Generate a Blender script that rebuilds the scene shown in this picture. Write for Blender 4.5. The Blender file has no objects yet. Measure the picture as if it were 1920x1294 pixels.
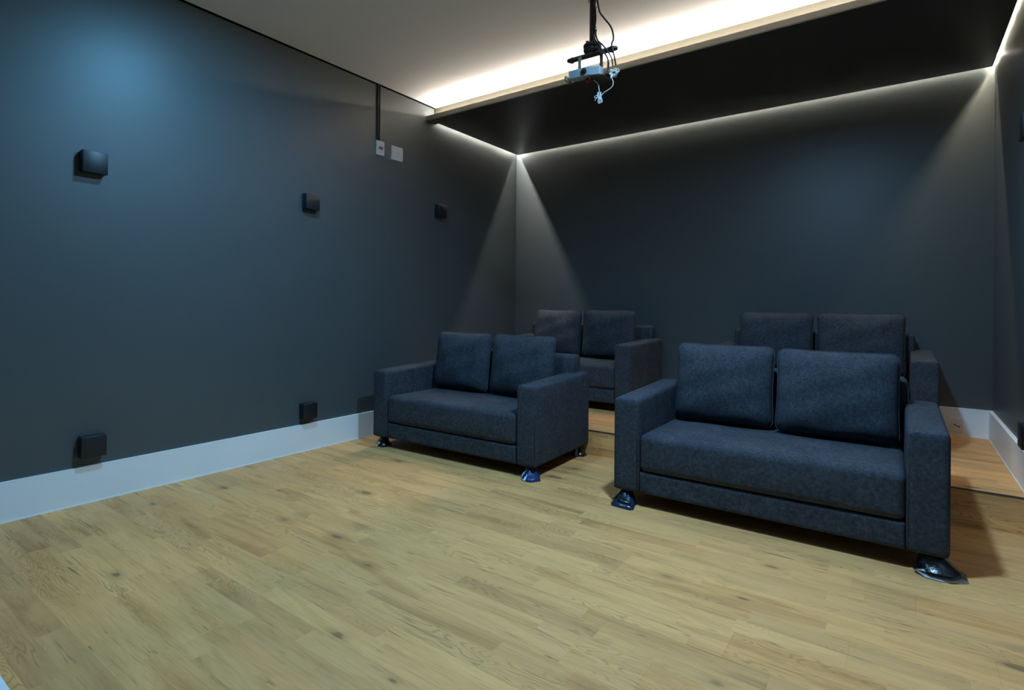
import bpy, bmesh, math, random
from mathutils import Vector, Matrix
random.seed(7)
SC = bpy.context.scene
COL = SC.collection

# ------------------------------------------------------------------ helpers
def link(name, me, mats=(), parent=None, smooth=True):
    o = bpy.data.objects.new(name, me)
    COL.objects.link(o)
    for m in (mats if isinstance(mats, (list, tuple)) else [mats]):
        me.materials.append(m)
    if smooth:
        for p in me.polygons:
            p.use_smooth = True
    if parent is not None:
        o.parent = parent
    return o

def from_bm(name, bm, mats, parent=None, smooth=True, sharp=None):
    bmesh.ops.recalc_face_normals(bm, faces=bm.faces[:])
    me = bpy.data.meshes.new(name)
    if sharp is not None:
        for e in bm.edges:
            if len(e.link_faces) == 2 and e.calc_face_angle() > sharp:
                e.smooth = False
    bm.to_mesh(me); bm.free()
    return link(name, me, mats, parent, smooth)

def thing(name, label, cat, loc=(0, 0, 0), rz=0, group=None):
    o = bpy.data.objects.new(name, None)
    COL.objects.link(o)
    o.empty_display_size = .05
    o.location = loc; o.rotation_euler = (0, 0, rz)
    tag(o, label, cat, group)
    return o

def tag(o, label, cat, group=None):
    o['label'] = label; o['category'] = cat
    if group: o['group'] = group
    return o

def structure(o):
    o['kind'] = 'structure'
    return o

def box(bm, x0, x1, y0, y1, z0, z1, bev=0, seg=2, mat=0):
    r = bmesh.ops.create_cube(bm, size=1)
    vs = r['verts']
    for v in vs:
        v.co = Vector((x0 + (v.co.x + .5) * (x1 - x0), y0 + (v.co.y + .5) * (y1 - y0), z0 + (v.co.z + .5) * (z1 - z0)))
    fs = set(f for v in vs for f in v.link_faces)
    for f in fs: f.material_index = mat
    if bev > 0:
        es = list(set(e for v in vs for e in v.link_edges))
        bmesh.ops.bevel(bm, geom=es, offset=bev, segments=seg, profile=.5, affect='EDGES')
    return vs

def box_obj(name, dims, mats, parent=None, bev=0, seg=2, smooth=None):
    bm = bmesh.new(); box(bm, *dims, bev=bev, seg=seg)
    return from_bm(name, bm, mats, parent, smooth=(bev > 0) if smooth is None else smooth, sharp=math.radians(50) if bev == 0 else None)

def rounded(name, size, r, mats, parent=None, seg=5, inner=10, fn=None, loc=(0, 0, 0)):
    """rounded box, centred in x and y, base at z = 0, with an optional deform"""
    hs = [size[0] / 2, size[1] / 2, size[2] / 2]
    def axis(h):
        a = [-h + r * (1 - math.cos(math.pi / 2 * i / seg)) * 1.0 for i in range(seg)]
        k = [-(h - r) + 2 * (h - r) * i / inner for i in range(inner + 1)]
        b = [-x for x in reversed(a)]
        return a + k + b
    A = [axis(h) for h in hs]
    bm = bmesh.new()
    for ax in range(3):
        u, v = (ax + 1) % 3, (ax + 2) % 3
        for s in (-1, 1):
            grid = []
            for a in A[u]:
                row = []
                for b in A[v]:
                    p = [0, 0, 0]; p[ax] = s * hs[ax]; p[u] = a; p[v] = b
                    q = [max(-(hs[i] - r), min(hs[i] - r, p[i])) for i in range(3)]
                    d = Vector(p) - Vector(q)
                    if d.length > 1e-9: d = d.normalized() * r
                    row.append(bm.verts.new(Vector(q) + d))
                grid.append(row)
            for i in range(len(grid) - 1):
                for j in range(len(grid[0]) - 1):
                    bm.faces.new((grid[i][j], grid[i + 1][j], grid[i + 1][j + 1], grid[i][j + 1]))
    bmesh.ops.remove_doubles(bm, verts=bm.verts[:], dist=1e-5)
    for v in bm.verts:
        if fn: v.co = Vector(fn(v.co.x / hs[0], v.co.y / hs[1], v.co.z / hs[2], v.co.copy()))
        v.co.z += hs[2]
        v.co += Vector(loc)
    return from_bm(name, bm, mats, parent)

def catmull(pts, n=8, closed=False):
    P = [Vector(p) for p in pts]; out = []
    N = len(P)
    rng = range(N if closed else N - 1)
    for i in rng:
        p1, p2 = P[i], P[(i + 1) % N]
        p0 = P[i - 1] if (i > 0 or closed) else p1 * 2 - p2
        p3 = P[(i + 2) % N] if (i + 2 < N or closed) else p2 * 2 - p1
        for k in range(n):
            t = k / n
            out.append(.5 * ((2 * p1) + (p2 - p0) * t + (2 * p0 - 5 * p1 + 4 * p2 - p3) * t * t + (3 * p1 - p0 - 3 * p2 + p3) * t ** 3))
    if not closed: out.append(P[-1])
    return out

def tube(bm, pts, r, sides=8, closed=False, mat=0):
    P = [Vector(p) for p in pts]; N = len(P)
    rings = []; prev = None
    for i in range(N):
        if closed: t = P[(i + 1) % N] - P[i - 1]
        else: t = P[min(i + 1, N - 1)] - P[max(i - 1, 0)]
        t.normalize()
        if prev is None:
            a = Vector((0, 0, 1)) if abs(t.z) < .9 else Vector((1, 0, 0))
            prev = (a - t * a.dot(t)).normalized()
        else:
            prev = (prev - t * prev.dot(t))
            if prev.length < 1e-6: prev = t.orthogonal()
            prev.normalize()
        b = t.cross(prev)
        rr = r(i / max(1, N - 1)) if callable(r) else r
        rings.append([bm.verts.new(P[i] + (prev * math.cos(2 * math.pi * k / sides) + b * math.sin(2 * math.pi * k / sides)) * rr) for k in range(sides)])
    M = N if closed else N - 1
    for i in range(M):
        A, B = rings[i], rings[(i + 1) % N]
        for k in range(sides):
            f = bm.faces.new((A[k], A[(k + 1) % sides], B[(k + 1) % sides], B[k])); f.material_index = mat
    if not closed:
        for rg in (rings[0], list(reversed(rings[-1]))):
            f = bm.faces.new(rg); f.material_index = mat

def tube_obj(name, pts, r, mats, parent=None, n=8, sides=8, closed=False, spline=True):
    bm = bmesh.new()
    tube(bm, catmull(pts, n, closed) if spline else pts, r, sides, closed)
    return from_bm(name, bm, mats, parent)

def lathe(bm, prof, cx, cy, sides=28, mat=0):
    rings = [[bm.verts.new((cx + r * math.cos(2 * math.pi * k / sides), cy + r * math.sin(2 * math.pi * k / sides), z)) for k in range(sides)] for r, z in prof]
    for a, b in zip(rings, rings[1:]):
        for k in range(sides):
            bm.faces.new((a[k], a[(k + 1) % sides], b[(k + 1) % sides], b[k]))
    bm.faces.new(rings[0]); bm.faces.new(rings[-1])

# ---------------------------------------------------------------- materials
class NT:
    def __init__(s, name):
        s.m = bpy.data.materials.new(name); s.m.use_nodes = True
        s.t = s.m.node_tree; s.n = s.t.nodes; s.l = s.t.links
        s.b = s.n['Principled BSDF']
    def node(s, typ, **k):
        n = s.n.new(typ)
        for a, v in k.items(): setattr(n, a, v)
        return n
    def con(s, a, b): s.l.new(a, b)
    def math(s, op, a, b=None, c=None, clamp=False):
        n = s.node('ShaderNodeMath', operation=op, use_clamp=clamp)
        for i, v in enumerate((a, b, c)):
            if v is None: continue
            if isinstance(v, (int, float)): n.inputs[i].default_value = v
            else: s.con(v, n.inputs[i])
        return n.outputs[0]
    def coords(s, scale=(1, 1, 1), kind='Object'):
        tc = s.node('ShaderNodeTexCoord'); mp = s.node('ShaderNodeMapping')
        s.con(tc.outputs[kind], mp.inputs[0]); mp.inputs['Scale'].default_value = scale
        return mp.outputs[0]
    def noise(s, vec, scale=5, detail=4, rough=.5, dist=0):
        n = s.node('ShaderNodeTexNoise'); s.con(vec, n.inputs['Vector'])
        n.inputs['Scale'].default_value = scale; n.inputs['Detail'].default_value = detail
        n.inputs['Roughness'].default_value = rough; n.inputs['Distortion'].default_value = dist
        return n.outputs[0]
    def ramp(s, fac, stops):
        n = s.node('ShaderNodeValToRGB'); s.con(fac, n.inputs[0])
        e = n.color_ramp.elements
        while len(e) < len(stops): e.new(.5)
        for q, (p, c) in zip(e, stops): q.position = p; q.color = (*c, 1) if len(c) == 3 else c
        return n.outputs[0]
    def mix(s, fac, a, b, mode='MIX'):
        n = s.node('ShaderNodeMix', data_type='RGBA', blend_type=mode)
        for i, v in ((0, fac), (6, a), (7, b)):
            if isinstance(v, (int, float)): n.inputs[i].default_value = v
            elif isinstance(v, tuple): n.inputs[i].default_value = (*v, 1)
            else: s.con(v, n.inputs[i])
        return n.outputs[2]
    def bump(s, h, strength=.2, dist=.002):
        n = s.node('ShaderNodeBump'); n.inputs['Strength'].default_value = strength
        n.inputs['Distance'].default_value = dist; s.con(h, n.inputs['Height'])
        s.con(n.outputs[0], s.b.inputs['Normal'])
    def base(s, c):
        if isinstance(c, tuple): s.b.inputs['Base Color'].default_value = (*c, 1)
        else: s.con(c, s.b.inputs['Base Color'])
    def set(s, **k):
        for a, v in k.items(): s.b.inputs[a.replace('_', ' ')].default_value = v
        return s

def paint(name, col, rough=.6, var=.06, bump=.05, spec=.35):
    t = NT(name)
    n = t.noise(t.coords(), 1.3, 5, .6)
    lo = tuple(c * (1 - var) for c in col); hi = tuple(c * (1 + var) for c in col)
    t.base(t.ramp(n, [(.3, lo), (.7, hi)]))
    t.bump(t.noise(t.coords(), 260, 2, .5), bump, .001)
    t.set(Roughness=rough, Specular_IOR_Level=spec)
    return t.m

def plain(name, col, rough=.5, metal=0, spec=.5, var=.05, scale=30):
    t = NT(name)
    n = t.noise(t.coords(), scale, 3, .5)
    t.base(t.ramp(n, [(.3, tuple(c * (1 - var) for c in col)), (.7, tuple(min(1, c * (1 + var)) for c in col))]))
    t.set(Roughness=rough, Metallic=metal, Specular_IOR_Level=spec)
    return t.m

def wood(name):
    t = NT(name)
    tc = t.node('ShaderNodeTexCoord'); sp = t.node('ShaderNodeSeparateXYZ')
    t.con(tc.outputs['Object'], sp.inputs[0])
    x, y, z = sp.outputs
    yz = t.math('ADD', y, t.math('MULTIPLY', z, 1.0))
    PW, PL = .150, 1.10
    ry = t.math('DIVIDE', t.math('ADD', yz, .03), PW)
    row = t.math('FLOOR', ry)
    wn = t.node('ShaderNodeTexWhiteNoise', noise_dimensions='1D'); t.con(row, wn.inputs['W'])
    cx = t.math('DIVIDE', t.math('ADD', x, t.math('MULTIPLY', wn.outputs[0], PL)), PL)
    colm = t.math('FLOOR', cx)
    def cell(a, b):
        cid = t.node('ShaderNodeCombineXYZ'); t.con(a, cid.inputs[0]); t.con(b, cid.inputs[1])
        wr = t.node('ShaderNodeTexWhiteNoise', noise_dimensions='3D'); t.con(cid.outputs[0], wr.inputs['Vector'])
        rs = t.node('ShaderNodeSeparateXYZ'); t.con(wr.outputs['Color'], rs.inputs[0])
        return rs
    rs = cell(row, colm)
    # narrow staves printed inside each board
    sy = t.math('MULTIPLY', ry, 2.0); srow = t.math('FLOOR', sy)
    w2 = t.node('ShaderNodeTexWhiteNoise', noise_dimensions='1D'); t.con(t.math('ADD', srow, 77.3), w2.inputs['W'])
    scol = t.math('FLOOR', t.math('DIVIDE', t.math('ADD', x, t.math('MULTIPLY', w2.outputs[0], .55)), .55))
    r2 = cell(t.math('ADD', srow, 31), scol)
    def vec(sx, sy_, k, r=None):
        c = t.node('ShaderNodeCombineXYZ')
        t.con(t.math('MULTIPLY', x, sx), c.inputs[0]); t.con(t.math('MULTIPLY', yz, sy_), c.inputs[1])
        t.con(t.math('MULTIPLY', (r or r2).outputs[0], k), c.inputs[2])
        return c.outputs[0]
    broad = t.noise(vec(1.3, 10, 9), 1, 4, .6, .6)
    fine = t.noise(vec(7, 190, 51), 1, 4, .65, .3)
    warp = t.noise(vec(1.9, 13, 23), 1, 2, .5, .25)
    ringv = t.math('FRACT', t.math('MULTIPLY', warp, 26))
    ring = t.math('ABSOLUTE', t.math('SUBTRACT', ringv, .5))
    ringmask = t.math('MULTIPLY', t.math('SUBTRACT', t.noise(vec(1.1, 7, 71, rs), 1, 2, .5), .50, clamp=True), 9, clamp=True)
    c0 = t.ramp(broad, [(.28, (.55, .262, .090)), (.44, (.77, .390, .140)), (.58, (.86, .455, .172)), (.76, (.66, .330, .115))])
    tint = t.ramp(r2.outputs[1], [(0, (.89, .88, .88)), (.3, (.97, .97, .96)), (.6, (1.0, 1.0, 1.0)), (.85, (1.05, 1.06, 1.04)), (1, (.96, .92, .88))])
    c1 = t.mix(1.0, c0, tint, 'MULTIPLY')
    btint = t.ramp(rs.outputs[1], [(0, (.90, .90, .92)), (.5, (1, 1, 1)), (.8, (1.06, 1.05, 1.02)), (1, (.96, .90, .84))])
    c1 = t.mix(1.0, c1, btint, 'MULTIPLY')
    c2 = t.mix(t.math('MULTIPLY', t.math('SUBTRACT', fine, .50, clamp=True), 1.5, clamp=True), c1, (.36, .19, .08))
    rfac = t.math('MULTIPLY', t.math('MULTIPLY', t.math('SUBTRACT', .24, ring, clamp=True), 2.0), ringmask)
    c3 = t.mix(rfac, c2, (.26, .13, .055))
    fl = t.noise(vec(4.5, 75, 91), 1, 3, .55, .6)
    c3 = t.mix(t.math('MULTIPLY', t.math('SUBTRACT', fl, .63, clamp=True), 6, clamp=True), c3, (.19, .095, .042))
    # small knots with a soft halo
    vo = t.node('ShaderNodeTexVoronoi', feature='F1'); t.con(vec(3.1, 7.5, 0), vo.inputs['Vector']); vo.inputs['Scale'].default_value = 1
    vs = t.node('ShaderNodeSeparateXYZ'); t.con(vo.outputs['Color'], vs.inputs[0])
    size = t.math('MULTIPLY', t.math('SUBTRACT', vs.outputs[0], .36, clamp=True), .26)
    dist = t.math('ADD', vo.outputs['Distance'], t.math('MULTIPLY', t.math('SUBTRACT', fl, .5), .16))
    kn = t.math('MULTIPLY', t.math('SUBTRACT', size, dist, clamp=True), 26, clamp=True)
    halo = t.math('MULTIPLY', t.math('SUBTRACT', t.math('MULTIPLY', size, 2.3), dist, clamp=True), 6, clamp=True)
    c4 = t.mix(t.math('MULTIPLY', halo, .35), c3, (.30, .14, .055))
    c4 = t.mix(t.math('MULTIPLY', kn, .62), c4, (.15, .075, .035))
    fy = t.math('FRACT', ry); fx = t.math('FRACT', cx)
    ey = t.math('MINIMUM', fy, t.math('SUBTRACT', 1, fy)); ex = t.math('MINIMUM', fx, t.math('SUBTRACT', 1, fx))
    jy = t.math('LESS_THAN', ey, .004); jx = t.math('LESS_THAN', ex, .0007)
    j = t.math('MAXIMUM', jy, jx)
    c5 = t.mix(t.math('MULTIPLY', j, .22), c4, (.22, .11, .05))
    t.base(c5)
    t.con(t.math('ADD', .42, t.math('MULTIPLY', fine, .18)), t.b.inputs['Roughness'])
    t.set(Specular_IOR_Level=.35)
    t.bump(t.math('SUBTRACT', fine, t.math('MULTIPLY', j, .8)), .12, .001)
    return t.m

def fabric(name, col, dark, light):
    t = NT(name)
    a = t.noise(t.coords((55, 55, 460)), 1, 2, .55)
    b = t.noise(t.coords((460, 55, 55)), 1, 2, .55)
    c = t.noise(t.coords((55, 460, 55)), 1, 2, .55)
    w = t.math('MULTIPLY', t.math('ADD', t.math('ADD', a, b), c), .3333)
    big = t.noise(t.coords(), 9, 3, .5)
    f = t.math('ADD', t.math('MULTIPLY', w, .85), t.math('MULTIPLY', big, .15))
    t.base(t.ramp(f, [(.38, dark), (.5, col), (.63, light)]))
    t.bump(w, .35, .0015)
    t.set(Roughness=.9, Specular_IOR_Level=.2, Sheen_Weight=0)
    return t.m

def emit(name, col, strength, beads=None):
    t = NT(name)
    t.base((.8, .8, .8))
    t.b.inputs['Emission Color'].default_value = (*col, 1)
    if beads:
        axis, period = beads
        tc = t.node('ShaderNodeTexCoord'); sp = t.node('ShaderNodeSeparateXYZ'); t.con(tc.outputs['Object'], sp.inputs[0])
        f = t.math('FRACT', t.math('DIVIDE', sp.outputs[axis], period))
        d = t.math('LESS_THAN', t.math('ABSOLUTE', t.math('SUBTRACT', f, .5)), .38)
        n = t.noise(t.coords(), 2.2, 2, .5)
        s = t.math('MULTIPLY', t.math('ADD', .18, d), t.math('MULTIPLY', t.math('ADD', n, .05), strength * 1.6))
        t.con(s, t.b.inputs['Emission Strength'])
    else:
        t.b.inputs['Emission Strength'].default_value = strength
    return t.m

def plastic_film(name, col, rough=.18, alpha=1, trans=0):
    t = NT(name)
    n = t.noise(t.coords(), 40, 3, .6)
    t.base(t.ramp(n, [(.3, tuple(c * .7 for c in col)), (.7, tuple(min(1, c * 1.2) for c in col))]))
    t.bump(t.noise(t.coords(), 55, 3, .6), .5, .004)
    t.set(Roughness=rough, Specular_IOR_Level=.6, Transmission_Weight=trans)
    return t.m

M = dict(
    wall=paint('charcoal_wall_paint', (.066, .080, .085), .43, .05, .03, .55),
    ceil=paint('white_ceiling_paint', (.82, .81, .83), .85, .02, .03, .2),
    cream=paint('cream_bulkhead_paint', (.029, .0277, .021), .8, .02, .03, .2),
    fascia=paint('grey_fascia_paint', (.16, .155, .135), .7, .02, .03, .3),
    black=paint('black_soffit_paint', (.040, .039, .039), .34, .06, .03, .5),
    edge=paint('white_board_edge', (.42, .41, .39), .8, .02, .03, .2),
    gap=plain('gap_shade_black', (.004, .004, .004), .9, spec=.05),
    bb=paint('white_baseboard_lacquer', (.90, .90, .90), .35, .02, .02, .45),
    caulk=paint('white_caulk', (.95, .93, .88), .5, .02, .02, .4),
    wood=wood('oak_vinyl_planks'),
    nosing=plain('dark_step_nosing', (.06, .045, .03), .5),
    fab=fabric('navy_grey_upholstery', (.038, .046, .058), (.019, .023, .030), (.070, .083, .102)),
    leg=plain('black_leg', (.008, .008, .008), .4),
    film_blue=plastic_film('blue_plastic_film', (.010, .040, .15), .2),
    film_navy=plastic_film('navy_plastic_film', (.012, .030, .068), .25),
    film_black=plastic_film('black_plastic_film', (.006, .006, .007), .22),
    film_white=plastic_film('white_film_and_highlight', (.55, .62, .68), .2),
    fixture=plain('matte_black_metal', (.008, .011, .016), .42, spec=.5),
    plate=plain('white_switch_plastic', (.82, .80, .78), .35, var=.01),
    plate_mark=plain('pale_grey_print', (.60, .58, .57), .5),
    red=plain('red_switch_plastic', (.30, .02, .012), .35),
    hole=plain('dark_socket_hole', (.02, .02, .02), .6),
    mount=plain('black_mount_metal', (.020, .018, .017), .38, spec=.5),
    bar=plain('brown_black_bracket_metal', (.055, .045, .04), .45),
    strut=plain('grey_strut_metal', (.30, .29, .25), .4, metal=.4),
    body=plain('silver_projector_shell', (.30, .38, .42), .35, var=.02),
    vent=plain('grey_projector_grille', (.40, .41, .42), .45, var=.02),
    lens=plain('black_lens_glass', (.006, .006, .008), .1, spec=.8),
    ring=plain('dark_lens_ring', (.02, .02, .022), .35),
    cable=plain('black_cable_rubber', (.010, .009, .010), .5),
    wcable=plain('white_cable_rubber', (.72, .72, .66), .45),
    tie=plain('pale_plastic_tie', (.60, .66, .66), .35),
    redc=plain('red_connector', (.20, .015, .015), .4),
)
LED_WARM = (1.0, .86, .62)
M['led_cove'] = emit('warm_cove_led', (1.0, .89, .74), 480)
M['led_slot'] = emit('neutral_slot_led', (1.0, .92, .80), 215)
M['led_left'] = emit('neutral_left_slot_led', (1.0, .92, .84), 900)
M['led_side'] = emit('warm_side_led', (1.0, .89, .68), 420, beads=(1, .033))

# ------------------------------------------------------------- the setting
XL, XR, YB, YF0 = -3.2956, .4778, 4.662, -1.3
H, ZS, ZFT = 2.692, 2.556, 2.597
YLIP, YBULK = 3.323, 3.422
YP, ZP, HB = 3.290, .1644, .1826
G = .045            # lit slot between soffit and walls
GR = .016           # narrower slot along the right wall
ZR = 2.656          # top of that slot
T = .12
structure(box_obj('floor', (XL - T, XR + T, YF0 - T, YB + T, -.1, 0), M['wood']))
fp = structure(box_obj('floor_platform', (XL, XR, YP, YB, .0, ZP), M['wood']))
structure(box_obj('trim_1', (XL, XR, YP - .003, YP + .010, ZP - .004, ZP + .001), M['nosing']))
structure(box_obj('wall_left', (XL - T, XL, YF0 - T, YB + T, 0, 2.78), M['wall']))
structure(box_obj('wall_right', (XR, XR + T, YF0 - T, YB + T, 0, 2.78), M['wall']))
structure(box_obj('wall_back', (XL, XR, YB, YB + T, 0, 2.78), M['wall']))
structure(box_obj('wall_front', (XL, XR, YF0 - T, YF0, 0, 2.78), M['wall']))
# main ceiling: stops short of the left wall at a black shadow gap
bm = bmesh.new()
box(bm, XL + .018, XR, YF0, YBULK + .02, H, H + .03)
structure(from_bm('ceiling', bm, M['ceil'], smooth=False))
bm = bmesh.new(); box(bm, XL, XL + .016, YF0, YBULK, H + .010, H + .03); box(bm, XL, XL + .0015, YF0, YBULK, H - .005, H + .010); box(bm, XL + .0155, XL + .018, YF0, YBULK, H - .001, H + .010)  # black liners added in the recess, its shade put in as colour
structure(from_bm('trim_2', bm, M['gap'], smooth=False))
structure(box_obj('ceiling_bulkhead', (XL, XR, YBULK, YBULK + .02, ZFT, H), M['cream']))
structure(box_obj('trim_3', (XL, XR, YLIP, YBULK + .02, ZS + .004, ZFT), M['fascia']))
# dropped black soffit with a lit slot along three sides
bm = bmesh.new()
box(bm, XL + G, XR - GR, YLIP + .004, YB - G, ZS, ZS + .022)
box(bm, XL + G + .012, XR - G - .012, YBULK + .021, YB - G - .012, ZS + .022, ZR)
for f in bm.faces:
    f.material_index = 0 if f.calc_center_median().z < ZS + .001 else 1
structure(from_bm('ceiling_soffit', bm, [M['black'], M['edge']], smooth=False))
structure(box_obj('ceiling_slot', (XL, XR, YBULK + .02, YB, ZR, ZR + .02), M['edge']))

def skirting(name, axis, at, d, a, b, z):
    bm = bmesh.new(); th = .020
    def bx(u0, u1, z0, z1, bev, mat):
        if axis == 'x': lo, hi = sorted((at, at + d * u1)); box(bm, lo, hi, a, b, z0, z1, bev, 2, mat)
        else: lo, hi = sorted((at, at + d * u1)); box(bm, a, b, lo, hi, z0, z1, bev, 2, mat)
    bx(0, th, z, z + HB - .002, 0, 0)
    bx(0, th + .0006, z + HB - .0035, z + HB, 0, 1)
    bx(0, th + .003, z, z + .005, 0, 1)
    return structure(from_bm(name, bm, [M['bb'], M['caulk']], smooth=False))
skirting('baseboard_left', 'x', XL, 1, YF0, YP, 0)
skirting('baseboard_left_platform', 'x', XL, 1, YP, YB, ZP)
skirting('baseboard_right', 'x', XR, -1, YF0, YP, 0)
skirting('baseboard_right_platform', 'x', XR, -1, YP, YB, ZP)
skirting('baseboard_back', 'y', YB, -1, XL + .020, XR - .020, ZP)
# white low plinth whose corner enters the frame at bottom left
structure(box_obj('trim_4', (-3.28, -1.45, -.2, .372, 0, .06), M['bb'], bev=.004))

# --------------------------------------------------------------- LED strips
structure(box_obj('trim_5', (XL + .03, XR - .03, 3.366, 3.376, ZFT, ZFT + .0061), M['edge']))
def led(name, dims, mat, label):
    o = box_obj(name, dims, mat)
    return tag(o, label, 'light strip', 'strip lights around the dropped black ceiling')
led('led_strip', (XL + .03, XR - .03, 3.367, 3.375, ZFT + .0062, ZFT + .0080), M['led_cove'], 'warm strip light in the cove above the grey ceiling lip')
led('led_strip', (XL + .006, XR - .006, YB - .004, YB, 2.637, 2.648), M['led_slot'], 'strip light in the slot above the dark back wall')
led('led_strip', (XL, XL + .004, YLIP + .11, YB - .006, 2.637, 2.648), M['led_left'], 'strip light in the short slot above the left wall')
led('led_strip', (XR - .003, XR, YLIP + .11, YB - .004, 2.5805, 2.5865), M['led_side'], 'beaded yellow strip light above the right wall, top right corner')

# --------------------------------------------------------------------- sofas
W, AW, D, ZL, ZA = 1.345, .133, .700, .070, .534

def wrap_mesh(name, cx, cy, zt, rt, bottom, mats, parent, lift=.0, n_mid=5):
    """crumpled sheet of film: square collar round the leg flaring to an uneven hem"""
    bm = bmesh.new()
    n = len(bottom); rnd = random.Random(len(name) * 7 + n + int(cx * 1000))
    rings = []
    for k in range(n_mid + 1):
        s = k / n_mid; ring = []
        for i, b in enumerate(bottom):
            bx, by, bz = b
            ang = math.atan2(by, bx)
            tx, ty = rt * math.cos(ang), rt * math.sin(ang)
            q = s ** 1.5
            j = .004 * math.sin(math.pi * s)
            ring.append(bm.verts.new((cx + tx + (bx - tx) * q + rnd.uniform(-j, j), cy + ty + (by - ty) * q + rnd.uniform(-j, j), zt + (bz - zt) * s + rnd.uniform(-j, j) * .5)))
        rings.append(ring)
    for a, b in zip(rings, rings[1:]):
        for i in range(n):
            f = bm.faces.new((a[i], a[(i + 1) % n], b[(i + 1) % n], b[i]))
    me_mats = mats
    o = from_bm(name, bm, me_mats, parent)
    s = o.modifiers.new('thickness', 'SOLIDIFY'); s.thickness = .0012; s.offset = 0
    return o

def sofa(label, loc, rz, wraps, inset=(.055, .055)):
    root = thing('sofa', label, 'sofa', loc, rz, 'two-seat sofas')
    f = M['fab']
    iw = W - 2 * AW
    for sx in (-1, 1):
        def arm_fn(u, v, w, c):
            c.z += max(0, w) * (.003 * (1 - u * u) + .024 * (v + 1) / 2)
            c.x += .003 * u * (1 - v * v) * (1 - w * w)
            return c
        a = rounded('armrest', (AW, D, ZA - ZL), .02, f, root, 5, 8, arm_fn, (sx * (W - AW) / 2, D / 2, ZL))
        x0, x1 = sx * (W - AW) / 2 - AW / 2 + .008, sx * (W - AW) / 2 + AW / 2 - .008
        z0, z1 = ZL + .008, ZA - .006
        pts = [(x0, .0055, z0), (x0, .0055, z1 - .012), (x0 + .012, .0055, z1), (x1 - .012, .0055, z1), (x1, .0055, z1 - .012), (x1, .0055, z0)]
        tube_obj('piping', pts, .0028, f, a, sides=6, spline=False)
    rounded('base_rail', (iw - .002, .54, .108), .014, f, root, 4, 8, None, (0, .01 + .27, ZL))
    def seat_fn(u, v, w, c):
        top = max(0, w)
        c.z += .010 * top * (1 - u ** 4) * (1 - abs(v) ** 3)
        c.y -= .006 * (1 - u ** 4) * (1 - w * w) * max(0, -v)
        c.z += .0015 * top * math.sin(9 * u + 2 * v) * (1 - v * v)
        return c
    rounded('seat_cushion', (iw - .002, .555, .184), .030, f, root, 6, 14, seat_fn, (0, .005 + .2775, ZL + .109))
    rounded('backrest', (W - inset[0] - inset[1], .125, .60), .028, f, root, 5, 8, None, ((inset[0] - inset[1]) / 2, D - .064, ZL + .002))
    for i, (lx, ly) in enumerate(((-W / 2 + .060, .055), (W / 2 - .060, .055), (-W / 2 + .060, D - .055), (W / 2 - .060, D - .055))):
        bm = bmesh.new(); lathe(bm, [(.015, 0), (.017, .006), (.022, ZL + .004)], lx, ly, 16)
        lg = from_bm('leg', bm, M['leg'], root, sharp=.9)
        for kind, rt, zt, hem in wraps.get(i, ()):
            wrap_mesh('plastic_wrap', lx, ly, zt, rt, hem, kind, lg)
    return root

def hem(*p): return [(a, b, c) for a, b, c in p]
wrapsA = {
    0: [(M['film_black'], .026, .066, hem((-.035, -.03, .03), (-.01, -.05, .012), (.03, -.05, .002), (.05, -.02, .002), (.045, .03, .002), (-.02, .04, .01))),
        (M['film_white'], .028, .04, hem((-.045, -.030, .004), (-.03, -.056, .002), (-.005, -.064, .002), (-.002, -.05, .02), (-.02, -.04, .03), (-.04, -.02, .02)))],
    1: [(M['film_blue'], .027, .068, hem((-.02, -.075, .006), (.02, -.092, .003), (.055, -.085, .002), (.085, -.035, .002), (.05, .02, .012), (-.02, .03, .02))),
        (M['film_white'], .026, .062, hem((-.034, -.045, .020), (-.022, -.076, .006), (.018, -.094, .003), (.016, -.09, .006), (-.018, -.068, .012), (-.028, -.04, .03)))],
    3: [(M['film_black'], .026, .068, hem((-.02, -.04, .006), (.02, -.05, .003), (.06, -.03, .002), (.06, .02, .002), (.02, .04, .012), (-.02, .03, .02))),
        (M['film_white'], .030, .060, hem((.0, -.044, .014), (.012, -.052, .004), (.024, -.050, .006), (.02, -.04, .03)))],  # pale sliver stands in for the highlight on the black wrap
}
wrapsB = {
    0: [(M['film_navy'], .030, .070, hem((-.062, -.075, .004), (-.045, -.105, .002), (.055, -.112, .002), (.068, -.095, .003), (.05, -.02, .02), (.0, .03, .02), (-.05, -.0, .01))),
        (M['film_black'], .034, .071, hem((-.06, -.06, .016), (-.02, -.085, .020), (.05, -.09, .016), (.05, -.04, .02), (.02, .02, .02), (-.045, .0, .02)))],
    1: [(M['film_black'], .045, .070, hem((-.05, -.055, .012), (.0, -.085, .010), (.06, -.09, .012), (.105, -.055, .020), (.11, .0, .012), (.06, .03, .01), (-.03, .03, .01))),
        (M['film_white'], .036, .045, hem((-.048, -.060, .012), (-.015, -.088, .003), (.035, -.092, .002), (.09, -.068, .002), (.115, -.045, .002), (.10, -.05, .012), (.03, -.08, .012), (-.02, -.07, .018)))],
    3: [(M['film_black'], .026, .066, hem((-.02, -.04, .004), (.02, -.05, .003), (.07, -.045, .002), (.085, -.03, .004), (.05, .03, .01), (-.02, .03, .01)))],
}
SA = sofa('navy fabric two-seat sofa on the lower floor beside the left wall', (-2.362, 2.578, 0), math.radians(1.6), wrapsA, (.11, .062))
SB = sofa('navy fabric two-seat sofa at front right, nearest and largest in view', (-.522, 2.572, 0), math.radians(.6), wrapsB, (.136, .120))
SCf = sofa('dark two-seat sofa on the raised platform, in the corner behind the left front sofa', (-2.363, 3.915, ZP), 0, {})
SD = sofa('dark two-seat sofa on the raised platform, mostly hidden behind the right front sofa', (-.497, 3.915, ZP), 0, {}, (.10, .105))

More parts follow.
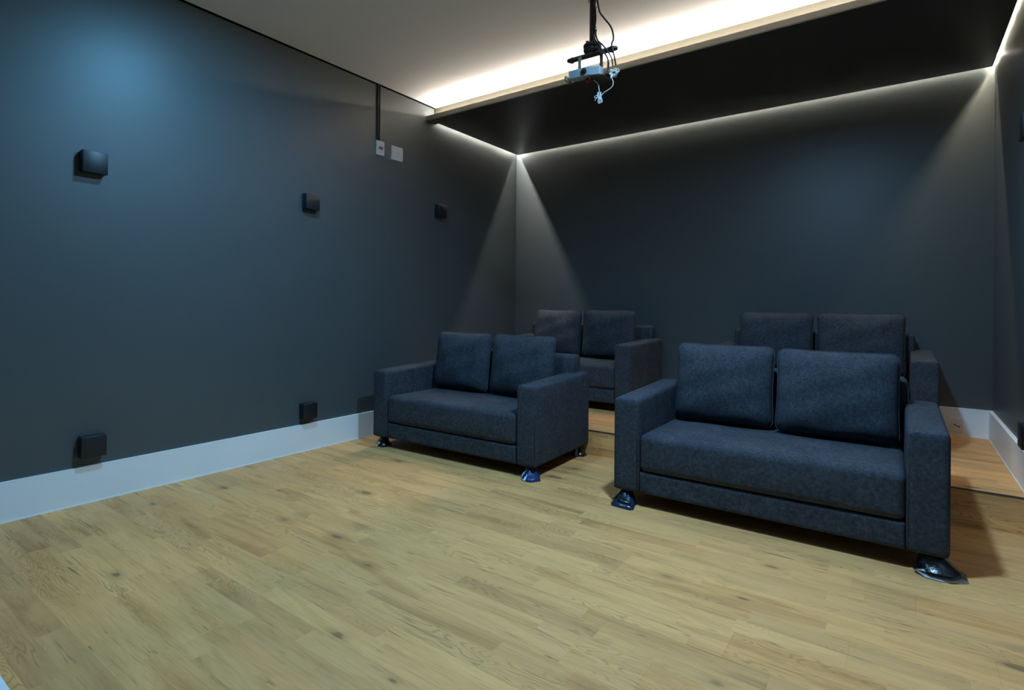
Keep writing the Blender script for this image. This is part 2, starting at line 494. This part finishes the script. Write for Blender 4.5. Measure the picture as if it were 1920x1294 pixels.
# --------------------------------------------------------- loose back cushions
def cushion(label, w, h, t, seed):
    rnd = random.Random(seed)
    ph = [rnd.uniform(0, 6.28) for _ in range(8)]
    nu, nv = 30, 26
    bm = bmesh.new(); sides = {}
    def shape(u, v, s):
        # outline pulls in between pointed corners
        x = w / 2 * u * (1 - .030 * (1 - v * v)) ; z = h / 2 * v * (1 - .030 * (1 - u * u))
        # round the very corners
        a, b = abs(x), abs(z); r = .045
        ia, ib = w / 2 - r, h / 2 - r
        if a > ia and b > ib:
            p, q = (a - ia) / r, (b - ib) / r
            k = max(p, q) / max(1e-6, math.hypot(p, q))
            x = math.copysign(ia + r * p * k, x); z = math.copysign(ib + r * q * k, z)
        e = (max(0, 1 - abs(u) ** 3.6) * max(0, 1 - abs(v) ** 3.6)) ** .50
        wr = .0035 * math.sin(5 * u + 3 * v + ph[0]) + .003 * math.sin(9 * v - 4 * u + ph[1]) + .002 * math.sin(14 * u + ph[2]) * abs(v)
        sag = .012 * (1 - v) * .5 * (1 - u * u)
        y = s * (t / 2 * e + (wr + sag) * e)
        return Vector((x, y, z + h / 2))
    def grid(s):
        g = []
        for i in range(nu + 1):
            u = -math.cos(math.pi * i / nu); u = .55 * u + .45 * (2 * i / nu - 1)
            row = []
            for j in range(nv + 1):
                v = -math.cos(math.pi * j / nv); v = .55 * v + .45 * (2 * j / nv - 1)
                row.append(bm.verts.new(shape(u, v, s)))
            g.append(row)
        for i in range(nu):
            for j in range(nv):
                bm.faces.new((g[i][j], g[i + 1][j], g[i + 1][j + 1], g[i][j + 1]))
        return g
    grid(-1); grid(1)
    bmesh.ops.remove_doubles(bm, verts=bm.verts[:], dist=1e-5)
    # seam cord round the edge
    pts = []
    N = 40
    for k in range(N): pts.append(shape(-1 + 2 * k / N, -1, 0))
    for k in range(N): pts.append(shape(1, -1 + 2 * k / N, 0))
    for k in range(N): pts.append(shape(1 - 2 * k / N, 1, 0))
    for k in range(N): pts.append(shape(-1, 1 - 2 * k / N, 0))
    tube(bm, pts, .0035, 6, True)
    o = from_bm('back_cushion', bm, M['fab'])
    return tag(o, label, 'cushion', 'loose back cushions on the sofas')

def place_cushion(o, root, x, y, z, lean, twist=0, roll=0):
    R = Matrix.Rotation(root.rotation_euler.z, 4, 'Z')
    p = Vector(root.location) + R @ Vector((x, y, z))
    o.matrix_world = Matrix.Translation(p) @ R @ Matrix.Rotation(math.radians(twist), 4, 'Z') @ Matrix.Rotation(math.radians(-lean), 4, 'X') @ Matrix.Rotation(math.radians(roll), 4, 'Y')

ZSEAT = ZL + .109 + .184 + .016
CU = [
    (SA, 'left back cushion of the sofa beside the left wall', -.258, .460, 7, 0, .3, .505, .420),
    (SA, 'right back cushion of the sofa beside the left wall', .266, .455, 7, -1, 0, .515, .420),
    (SB, 'left back cushion of the front right sofa, square to the backrest', -.256, .462, 6, 0, 0, .505, .420),
    (SB, 'right back cushion of the front right sofa, standing a little forward', .266, .432, 8, 2, .4, .515, .416),
    (SCf, 'left back cushion of the platform sofa in the far left corner', -.264, .460, 7, 0, 0, .505, .420),
    (SCf, 'right back cushion of the platform sofa in the far left corner', .257, .462, 6, 0, 0, .505, .424),
    (SD, 'left back cushion of the platform sofa behind the front right sofa', -.264, .462, 6, 0, 0, .500, .424),
    (SD, 'right back cushion of the platform sofa behind the front right sofa', .262, .462, 6, 0, 0, .515, .424),
]
for i, (rt, lb, x, y, lean, tw, rl, w, h) in enumerate(CU):
    place_cushion(cushion(lb, w, h, .135, 11 + i), rt, x, y, ZSEAT, lean, tw, rl)

# --------------------------------------------------------- black wall fixtures
def fixture(label, x, y, z, side):
    root = thing('wall_fixture', label, 'wall fixture', (x, y, z), 0, 'black cube wall fixtures')
    s = side; h = .0525
    d = .055
    def b(x0, x1): return (min(s * x0, s * x1), max(s * x0, s * x1))
    bm = bmesh.new(); box(bm, *b(0, .008), -h + .006, h - .006, -h + .006, h - .006, .001)
    from_bm('mounting_plate', bm, M['fixture'], root)
    bm = bmesh.new(); box(bm, *b(.006, d - .003), -h, h, -h, h, .0012)
    from_bm('housing', bm, M['fixture'], root)
    bm = bmesh.new(); box(bm, *b(d - .0025, d), -h + .0008, h - .0008, -h + .0008, h - .0008, .0008)
    from_bm('front_panel', bm, M['fixture'], root)
fixture('black cube wall fixture high on the left wall, nearest the camera', XL, .985, 1.688, 1)
fixture('black cube wall fixture high on the left wall, middle one of the upper row', XL, 2.208, 1.688, 1)
fixture('black cube wall fixture in the shade below the left slot light', XL, 3.487, 1.812, 1)
fixture('black cube wall fixture low over the left baseboard, nearest the camera', XL, .992, .283, 1)
fixture('black cube wall fixture low over the left baseboard, close to the left sofa', XL, 2.203, .274, 1)
fixture('black cube wall fixture high on the right wall, cut by the frame', XR, 3.282, 1.810, -1)
fixture('black cube wall fixture low on the right wall above the baseboard', XR, 3.252, .445, -1)

# ------------------------------------------------- switch plates, cables, outlet
def plate_mesh(bm, w, h, d, bulge):
    """plate in local x (out of wall), y, z with softly bowed face"""
    n = 10; rows = []
    for i in range(n + 1):
        u = -1 + 2 * i / n; row = []
        for j in range(n + 1):
            v = -1 + 2 * j / n
            row.append(bm.verts.new((d + bulge * (1 - v * v) * .5, w / 2 * u, h / 2 * v)))
        rows.append(row)
    for i in range(n):
        for j in range(n): bm.faces.new((rows[i][j], rows[i + 1][j], rows[i + 1][j + 1], rows[i][j + 1]))
    rim = [rows[i][0] for i in range(n + 1)] + [rows[n][j] for j in range(1, n + 1)] + [rows[i][n] for i in range(n - 1, -1, -1)] + [rows[0][j] for j in range(n - 1, 0, -1)]
    back = [bm.verts.new((0, v.co.y * 1.03, v.co.z * 1.02)) for v in rim]
    for k in range(len(rim)):
        bm.faces.new((rim[k], rim[(k + 1) % len(rim)], back[(k + 1) % len(rim)], back[k]))
    bm.faces.new(back)

sw = thing('switch_plate', 'narrow white wall plate with a red button below two black cables', 'switch', (XL, 2.826, 2.207))
bm = bmesh.new(); plate_mesh(bm, .074, .108, .008, .004); from_bm('plate', bm, M['plate'], sw, sharp=.8)
bm = bmesh.new(); box(bm, .009, .0135, -.018, .018, -.0095, .0095, .006, 3); from_bm('red_button', bm, M['red'], sw)['label'] = 'small red button'
bl = thing('switch_blank_plate', 'square white blank wall plate right of the red-button switch', 'wall plate', (XL, 2.999, 2.204))
bm = bmesh.new(); plate_mesh(bm, .114, .109, .008, .004); from_bm('plate', bm, M['plate'], bl, sharp=.8)
bm = bmesh.new()
for k in (-1, 0, 1): box(bm, .0112, .0122, k * .013 - .004, k * .013 + .004, -.006, .0, .0)
from_bm('embossed_mark', bm, M['plate_mark'], bl, smooth=False)
for yy, lb in ((2.795, 'left of two black cables running down the left wall to the red switch'), (2.815, 'right of two black cables running down the left wall to the red switch')):
    tag(tube_obj('wall_cable', [(XL + .008, yy, 2.262), (XL + .008, yy + .001, 2.45), (XL + .008, yy, H + .01)], .0062, M['cable'], n=4), lb, 'cable', 'cables above the red switch')
ou = thing('wall_outlet', 'white wall outlet set in the back baseboard beside the right front sofa', 'outlet', (.297, YB - .0208, .233))
bm = bmesh.new(); box(bm, -.035, .035, -.008, 0, -.047, .049, .002); from_bm('plate', bm, M['plate'], ou)
bm = bmesh.new()
for dx, dz in ((-.012, .004), (0, -.002), (.012, -.006)):
    vs = bmesh.ops.create_cone(bm, cap_ends=True, segments=12, radius1=.0045, radius2=.0045, depth=.002)['verts']
    for v in vs: v.co = Vector((v.co.x + dx, v.co.z - .0085, v.co.y + dz))
from_bm('socket_holes', bm, M['hole'], ou, smooth=False)

# ------------------------------------------------------ ceiling projector
PX, PY = -1.402, 2.70
mt = thing('projector_mount', 'black ceiling pole mount with a slotted cross bar holding the projector', 'projector mount', (PX, PY, H))
def L(p): return (p[0] - PX, p[1] - PY, p[2] - H)
bm = bmesh.new(); lathe(bm, [(.026, -.004), (.026, 0)], 0, 0); from_bm('ceiling_plate', bm, M['strut'], mt, sharp=.8)
bm = bmesh.new(); lathe(bm, [(.0165, -.27), (.0165, -.004)], 0, 0); from_bm('pole', bm, M['mount'], mt, sharp=.8)
bm = bmesh.new()
lathe(bm, [(.020, -.236), (.022, -.240), (.022, -.246), (.046, -.248), (.050, -.252), (.050, -.262), (.046, -.266), (.03, -.268)], 0, 0)
box(bm, -.030, -.016, -.022, -.008, -.248, -.226, .003)
from_bm('swivel_collar', bm, M['mount'], mt, sharp=.7)
bm = bmesh.new(); lathe(bm, [(.030, -.268), (.046, -.270), (.049, -.274), (.049, -.284), (.044, -.290), (.02, -.296)], 0, 0); from_bm('lower_collar', bm, M['mount'], mt, sharp=.7)
# cross bar with slots and rounded ends
bm = bmesh.new()
def slot_bar(bm, x0, x1, w, z0, z1):
    outer = []
    n = 10
    for k in range(n + 1):
        a = math.pi / 2 + math.pi * k / n; outer.append((x0 + w * math.cos(a) + w, w * math.sin(a)))
    for k in range(n + 1):
        a = -math.pi / 2 + math.pi * k / n; outer.append((x1 + w * math.cos(a) - w, w * math.sin(a)))
    lo = [bm.verts.new((x, y, z0)) for x, y in outer]; hi = [bm.verts.new((x, y, z1)) for x, y in outer]
    for k in range(len(lo)): bm.faces.new((lo[k], lo[(k + 1) % len(lo)], hi[(k + 1) % len(hi)], hi[k]))
    bm.faces.new(lo); bm.faces.new(hi)
slot_bar(bm, -.155, .163, .021, -.307, -.296)
br = from_bm('cross_bar', bm, M['bar'], mt, sharp=.6)
br.rotation_euler = (0, math.radians(1.5), math.radians(-3))
for x in (-.122, .128):
    bm = bmesh.new(); lathe(bm, [(.012, -.318), (.012, -.307)], x, 0, 6); lathe(bm, [(.010, -.296), (.010, -.287), (.006, -.285)], x, 0, 12)
    from_bm('bolt', bm, M['bar'], br, sharp=.6)
for x, z1, m, w in ((-.066, -.385, 'strut', .0100), (.067, -.457, 'bar', .0100)):
    bm = bmesh.new(); box(bm, x - w, x + w, -.026, -.020, z1, -.306, .001); from_bm('strut', bm, M[m], mt)
bm = bmesh.new()
box(bm, .022, .100, -.075, .03, -.460, -.457, .001)
box(bm, .022, .026, -.075, .03, -.468, -.457, .001)
from_bm('tray', bm, M['bar'], mt)
bm = bmesh.new(); box(bm, -.118, -.106, -.10, -.03, -.452, -.428, .001); from_bm('side_clip', bm, M['strut'], mt)

pj = thing('projector', 'small silver-blue box projector with a round black lens, hung from the ceiling mount', 'projector', (-1.408, 2.612, 2.243), math.radians(-2.5))
tilt = 0.065
# body: wedge front, the right third turned back slightly
bm = bmesh.new()
F = [(-.095, 0.0), (.035, -.002), (.091, .014)]
Bk = [(.089, .056), (-.093, .054)]
ring = F + Bk
lo = [bm.verts.new((x, y, 0 - tilt * x)) for x, y in ring]; hi = [bm.verts.new((x, y, .046 - tilt * x)) for x, y in ring]
for k in range(5): bm.faces.new((lo[k], lo[(k + 1) % 5], hi[(k + 1) % 5], hi[k]))
bm.faces.new(lo); bm.faces.new(hi)
bmesh.ops.bevel(bm, geom=bm.edges[:], offset=.0022, segments=2, profile=.5, affect='EDGES')
from_bm('body', bm, M['body'], pj)
bm = bmesh.new(); 
for r, z0, z1, in ((.0175, -.004, .004),):
    vs = bmesh.ops.create_cone(bm, cap_ends=True, segments=32, radius1=r, radius2=r, depth=.008)['verts']
    for v in vs: v.co = Vector((v.co.x + .002, v.co.z - .003, v.co.y + .022))
lr = from_bm('lens_ring', bm, M['ring'], pj, sharp=.6)
bm = bmesh.new()
vs = bmesh.ops.create_uvsphere(bm, u_segments=24, v_segments=12, radius=.0125)['verts']
for v in vs: v.co = Vector((v.co.x + .002, v.co.y * .35 - .0062, v.co.z + .022))
from_bm('lens', bm, M['lens'], lr)
bm = bmesh.new()
dx, dy = (.091 - .035), .016
for k in range(7):
    z = .009 + k * .0046
    x0, x1 = .041, .086
    def fy(x): return -.002 + (x - .035) / dx * dy - .0012
    v = [bm.verts.new((x, fy(x) + o, z + dz - tilt * x)) for x in (x0, x1) for o in (0, .002) for dz in (0, .0024)]
    bmesh.ops.convex_hull(bm, input=v)
from_bm('vent_grille', bm, M['vent'], pj, smooth=False)
bm = bmesh.new(); box(bm, -.006, .018, .028, .046, -.024, -.0015, .002); from_bm('red_foot', bm, M['redc'], pj)['label'] = 'dark red block under the projector'

# cables by the mount
def cable(name, pts, r, mat, label, group=None):
    return tag(tube_obj(name, pts, r, mat, n=8), label, 'cable', group)
cable('power_cable', [(-1.372, 2.69, 2.689), (-1.362, 2.688, 2.644), (-1.351, 2.685, 2.604), (-1.324, 2.68, 2.563), (-1.288, 2.68, 2.512), (-1.272, 2.68, 2.475), (-1.265, 2.678, 2.43), (-1.262, 2.650, 2.391), (-1.255, 2.655, 2.354), (-1.254, 2.67, 2.323), (-1.253, 2.685, 2.288)],
      .0046, M['cable'], 'black cable bowing out to the right of the projector pole', 'cables hanging by the projector')
c = cable('signal_cable', [(-1.379, 2.685, 2.635), (-1.374, 2.682, 2.572), (-1.377, 2.68, 2.53), (-1.379, 2.68, 2.497), (-1.372, 2.66, 2.468), (-1.352, 2.64, 2.43), (-1.332, 2.640, 2.396), (-1.312, 2.650, 2.366), (-1.297, 2.67, 2.336), (-1.294, 2.68, 2.305), (-1.297, 2.68, 2.276), (-1.308, 2.675, 2.255)],
      .0046, M['cable'], 'black cable with a plug, tied to the projector pole', 'cables hanging by the projector')
bm = bmesh.new(); tube(bm, [(-1.294, 2.68, 2.309), (-1.296, 2.68, 2.285)], .0055, 10); from_bm('plug', bm, M['cable'], c)
for z in (2.632, 2.522):
    bm = bmesh.new(); tube(bm, [(-1.398, 2.6815, z), (-1.378, 2.678, z + .002), (-1.366, 2.680, z + .003)], .0022, 6); from_bm('cable_tie', bm, M['cable'], c)
cable('signal_cable', [(-1.364, 2.670, 2.505), (-1.354, 2.645, 2.468), (-1.334, 2.630, 2.422), (-1.306, 2.632, 2.391), (-1.282, 2.650, 2.356), (-1.272, 2.675, 2.322), (-1.267, 2.677, 2.288)],
      .0042, M['cable'], 'thin black cable running under the cross bar to the white coil', 'cables hanging by the projector')
# white cable: coil at right, loop, tied bundle below
bm = bmesh.new()
rnd = random.Random(5)
coil = []
for k in range(30):
    a = k * 1.9 + rnd.uniform(-.5, .5); r = (.006 if k % 3 == 0 else .018) + .009 * rnd.random()
    coil.append((-1.263 + r * 1.05 * math.cos(a), 2.68 + .012 * math.sin(a * 1.7), 2.250 + r * .85 * math.sin(a)))
tube(bm, catmull(coil, 6), .0021, 6)
tube(bm, catmull([(-1.25, 2.68, 2.268), (-1.236, 2.675, 2.262), (-1.228, 2.672, 2.247), (-1.240, 2.672, 2.240)], 6), .0024, 6)
wc = from_bm('white_cable', bm, M['wcable'])
tag(wc, 'white cable coiled beside the projector and hanging in a loop below it', 'cable', 'cables hanging by the projector')
bm = bmesh.new()
tube(bm, catmull([(-1.279, 2.68, 2.240), (-1.273, 2.68, 2.221), (-1.266, 2.68, 2.205), (-1.267, 2.68, 2.185), (-1.279, 2.68, 2.172), (-1.294, 2.68, 2.165), (-1.319, 2.68, 2.156), (-1.337, 2.68, 2.140), (-1.345, 2.68, 2.128)], 8), .0021, 8)
tube(bm, catmull([(-1.372, 2.660, 2.229), (-1.364, 2.672, 2.222), (-1.354, 2.68, 2.208), (-1.350, 2.68, 2.186), (-1.347, 2.68, 2.168)], 8), .0021, 8)
from_bm('hanging_loop', bm, M['wcable'], wc)
bm = bmesh.new()
for k, dx in enumerate((-.006, -.002, .003, .007)):
    tube(bm, catmull([(-1.347 + dx, 2.676 + .003 * k, 2.165), (-1.349 + dx * 1.2, 2.676 + .003 * k, 2.150), (-1.344 + dx, 2.676 + .003 * k, 2.132), (-1.343 + dx * 1.6, 2.676 + .003 * k, 2.114), (-1.342 + dx * .9, 2.676 + .003 * k, 2.100 + .002 * k)], 6), .0021, 6)
tube(bm, catmull([(-1.351, 2.672, 2.140), (-1.362, 2.67, 2.145), (-1.372, 2.67, 2.139), (-1.364, 2.67, 2.133), (-1.352, 2.672, 2.136), (-1.363, 2.67, 2.127), (-1.369, 2.67, 2.118)], 6), .0019, 6)
from_bm('tied_bundle', bm, M['tie'], wc)
bm = bmesh.new(); tube(bm, [(-1.272, 2.678, 2.236), (-1.278, 2.678, 2.222)], .0065, 8); from_bm('plug', bm, M['wcable'], wc)

# -------------------------------------------------------------------- lights
def downlight(name, x, y, z, power, col, size=.16, rot=(0, 0, 0), spread=180):
    ld = bpy.data.lights.new(name, 'AREA'); ld.shape = 'DISK'; ld.size = size
    ld.energy = power; ld.color = col; ld.spread = math.radians(spread)
    o = bpy.data.objects.new(name, ld); COL.objects.link(o)
    o.location = (x, y, z); o.rotation_euler = rot
    return o
COOL = (.31, .67, 1.0)
downlight('ceiling_downlight', -2.12, 1.46, H - .012, 26, (.19, .60, 1.0), rot=(0, math.radians(18), 0), spread=146)
downlight('ceiling_downlight', -.58, 1.92, H - .012, 63, (.35, .655, 1.0), spread=166)
w = bpy.data.worlds.new('World'); SC.world = w; w.use_nodes = True
w.node_tree.nodes['Background'].inputs[0].default_value = (0, 0, 0, 1)

# -------------------------------------------------------------------- camera
f, yaw, cy, pitch, roll = 1021.489, .6215045, 569.9755, .0023571, -.0087669
cam = bpy.data.cameras.new('camera'); co = bpy.data.objects.new('camera', cam); COL.objects.link(co)
cam.sensor_fit = 'HORIZONTAL'; cam.sensor_width = 36; cam.lens = f / 1920 * 36
cam.shift_y = -(647 - cy) / 1920; cam.clip_start = .02
s, c = math.sin(yaw), math.cos(yaw)
Fv, Rv, Uv = Vector((-s, c, 0)), Vector((c, s, 0)), Vector((0, 0, 1))
F2 = Fv * math.cos(pitch) + Uv * math.sin(pitch); U2 = Uv * math.cos(pitch) - Fv * math.sin(pitch)
Rc = Rv * math.cos(roll) - U2 * math.sin(roll); Uc = Rv * math.sin(roll) + U2 * math.cos(roll)
m = Matrix((Rc, Uc, -F2)).transposed().to_4x4(); m.translation = (0, 0, 1)
co.matrix_world = m
SC.camera = co

SC.view_settings.view_transform = 'Standard'; SC.view_settings.look = 'None'
SC.view_settings.gamma = 1; SC.view_settings.use_curve_mapping = False
SC.view_settings.exposure = 0.0
cy_ = SC.cycles
cy_.use_denoising = True
try: cy_.denoiser = 'OPENIMAGEDENOISE'
except Exception: pass
cy_.max_bounces = 8; cy_.diffuse_bounces = 5; cy_.glossy_bounces = 3
cy_.sample_clamp_indirect = 6
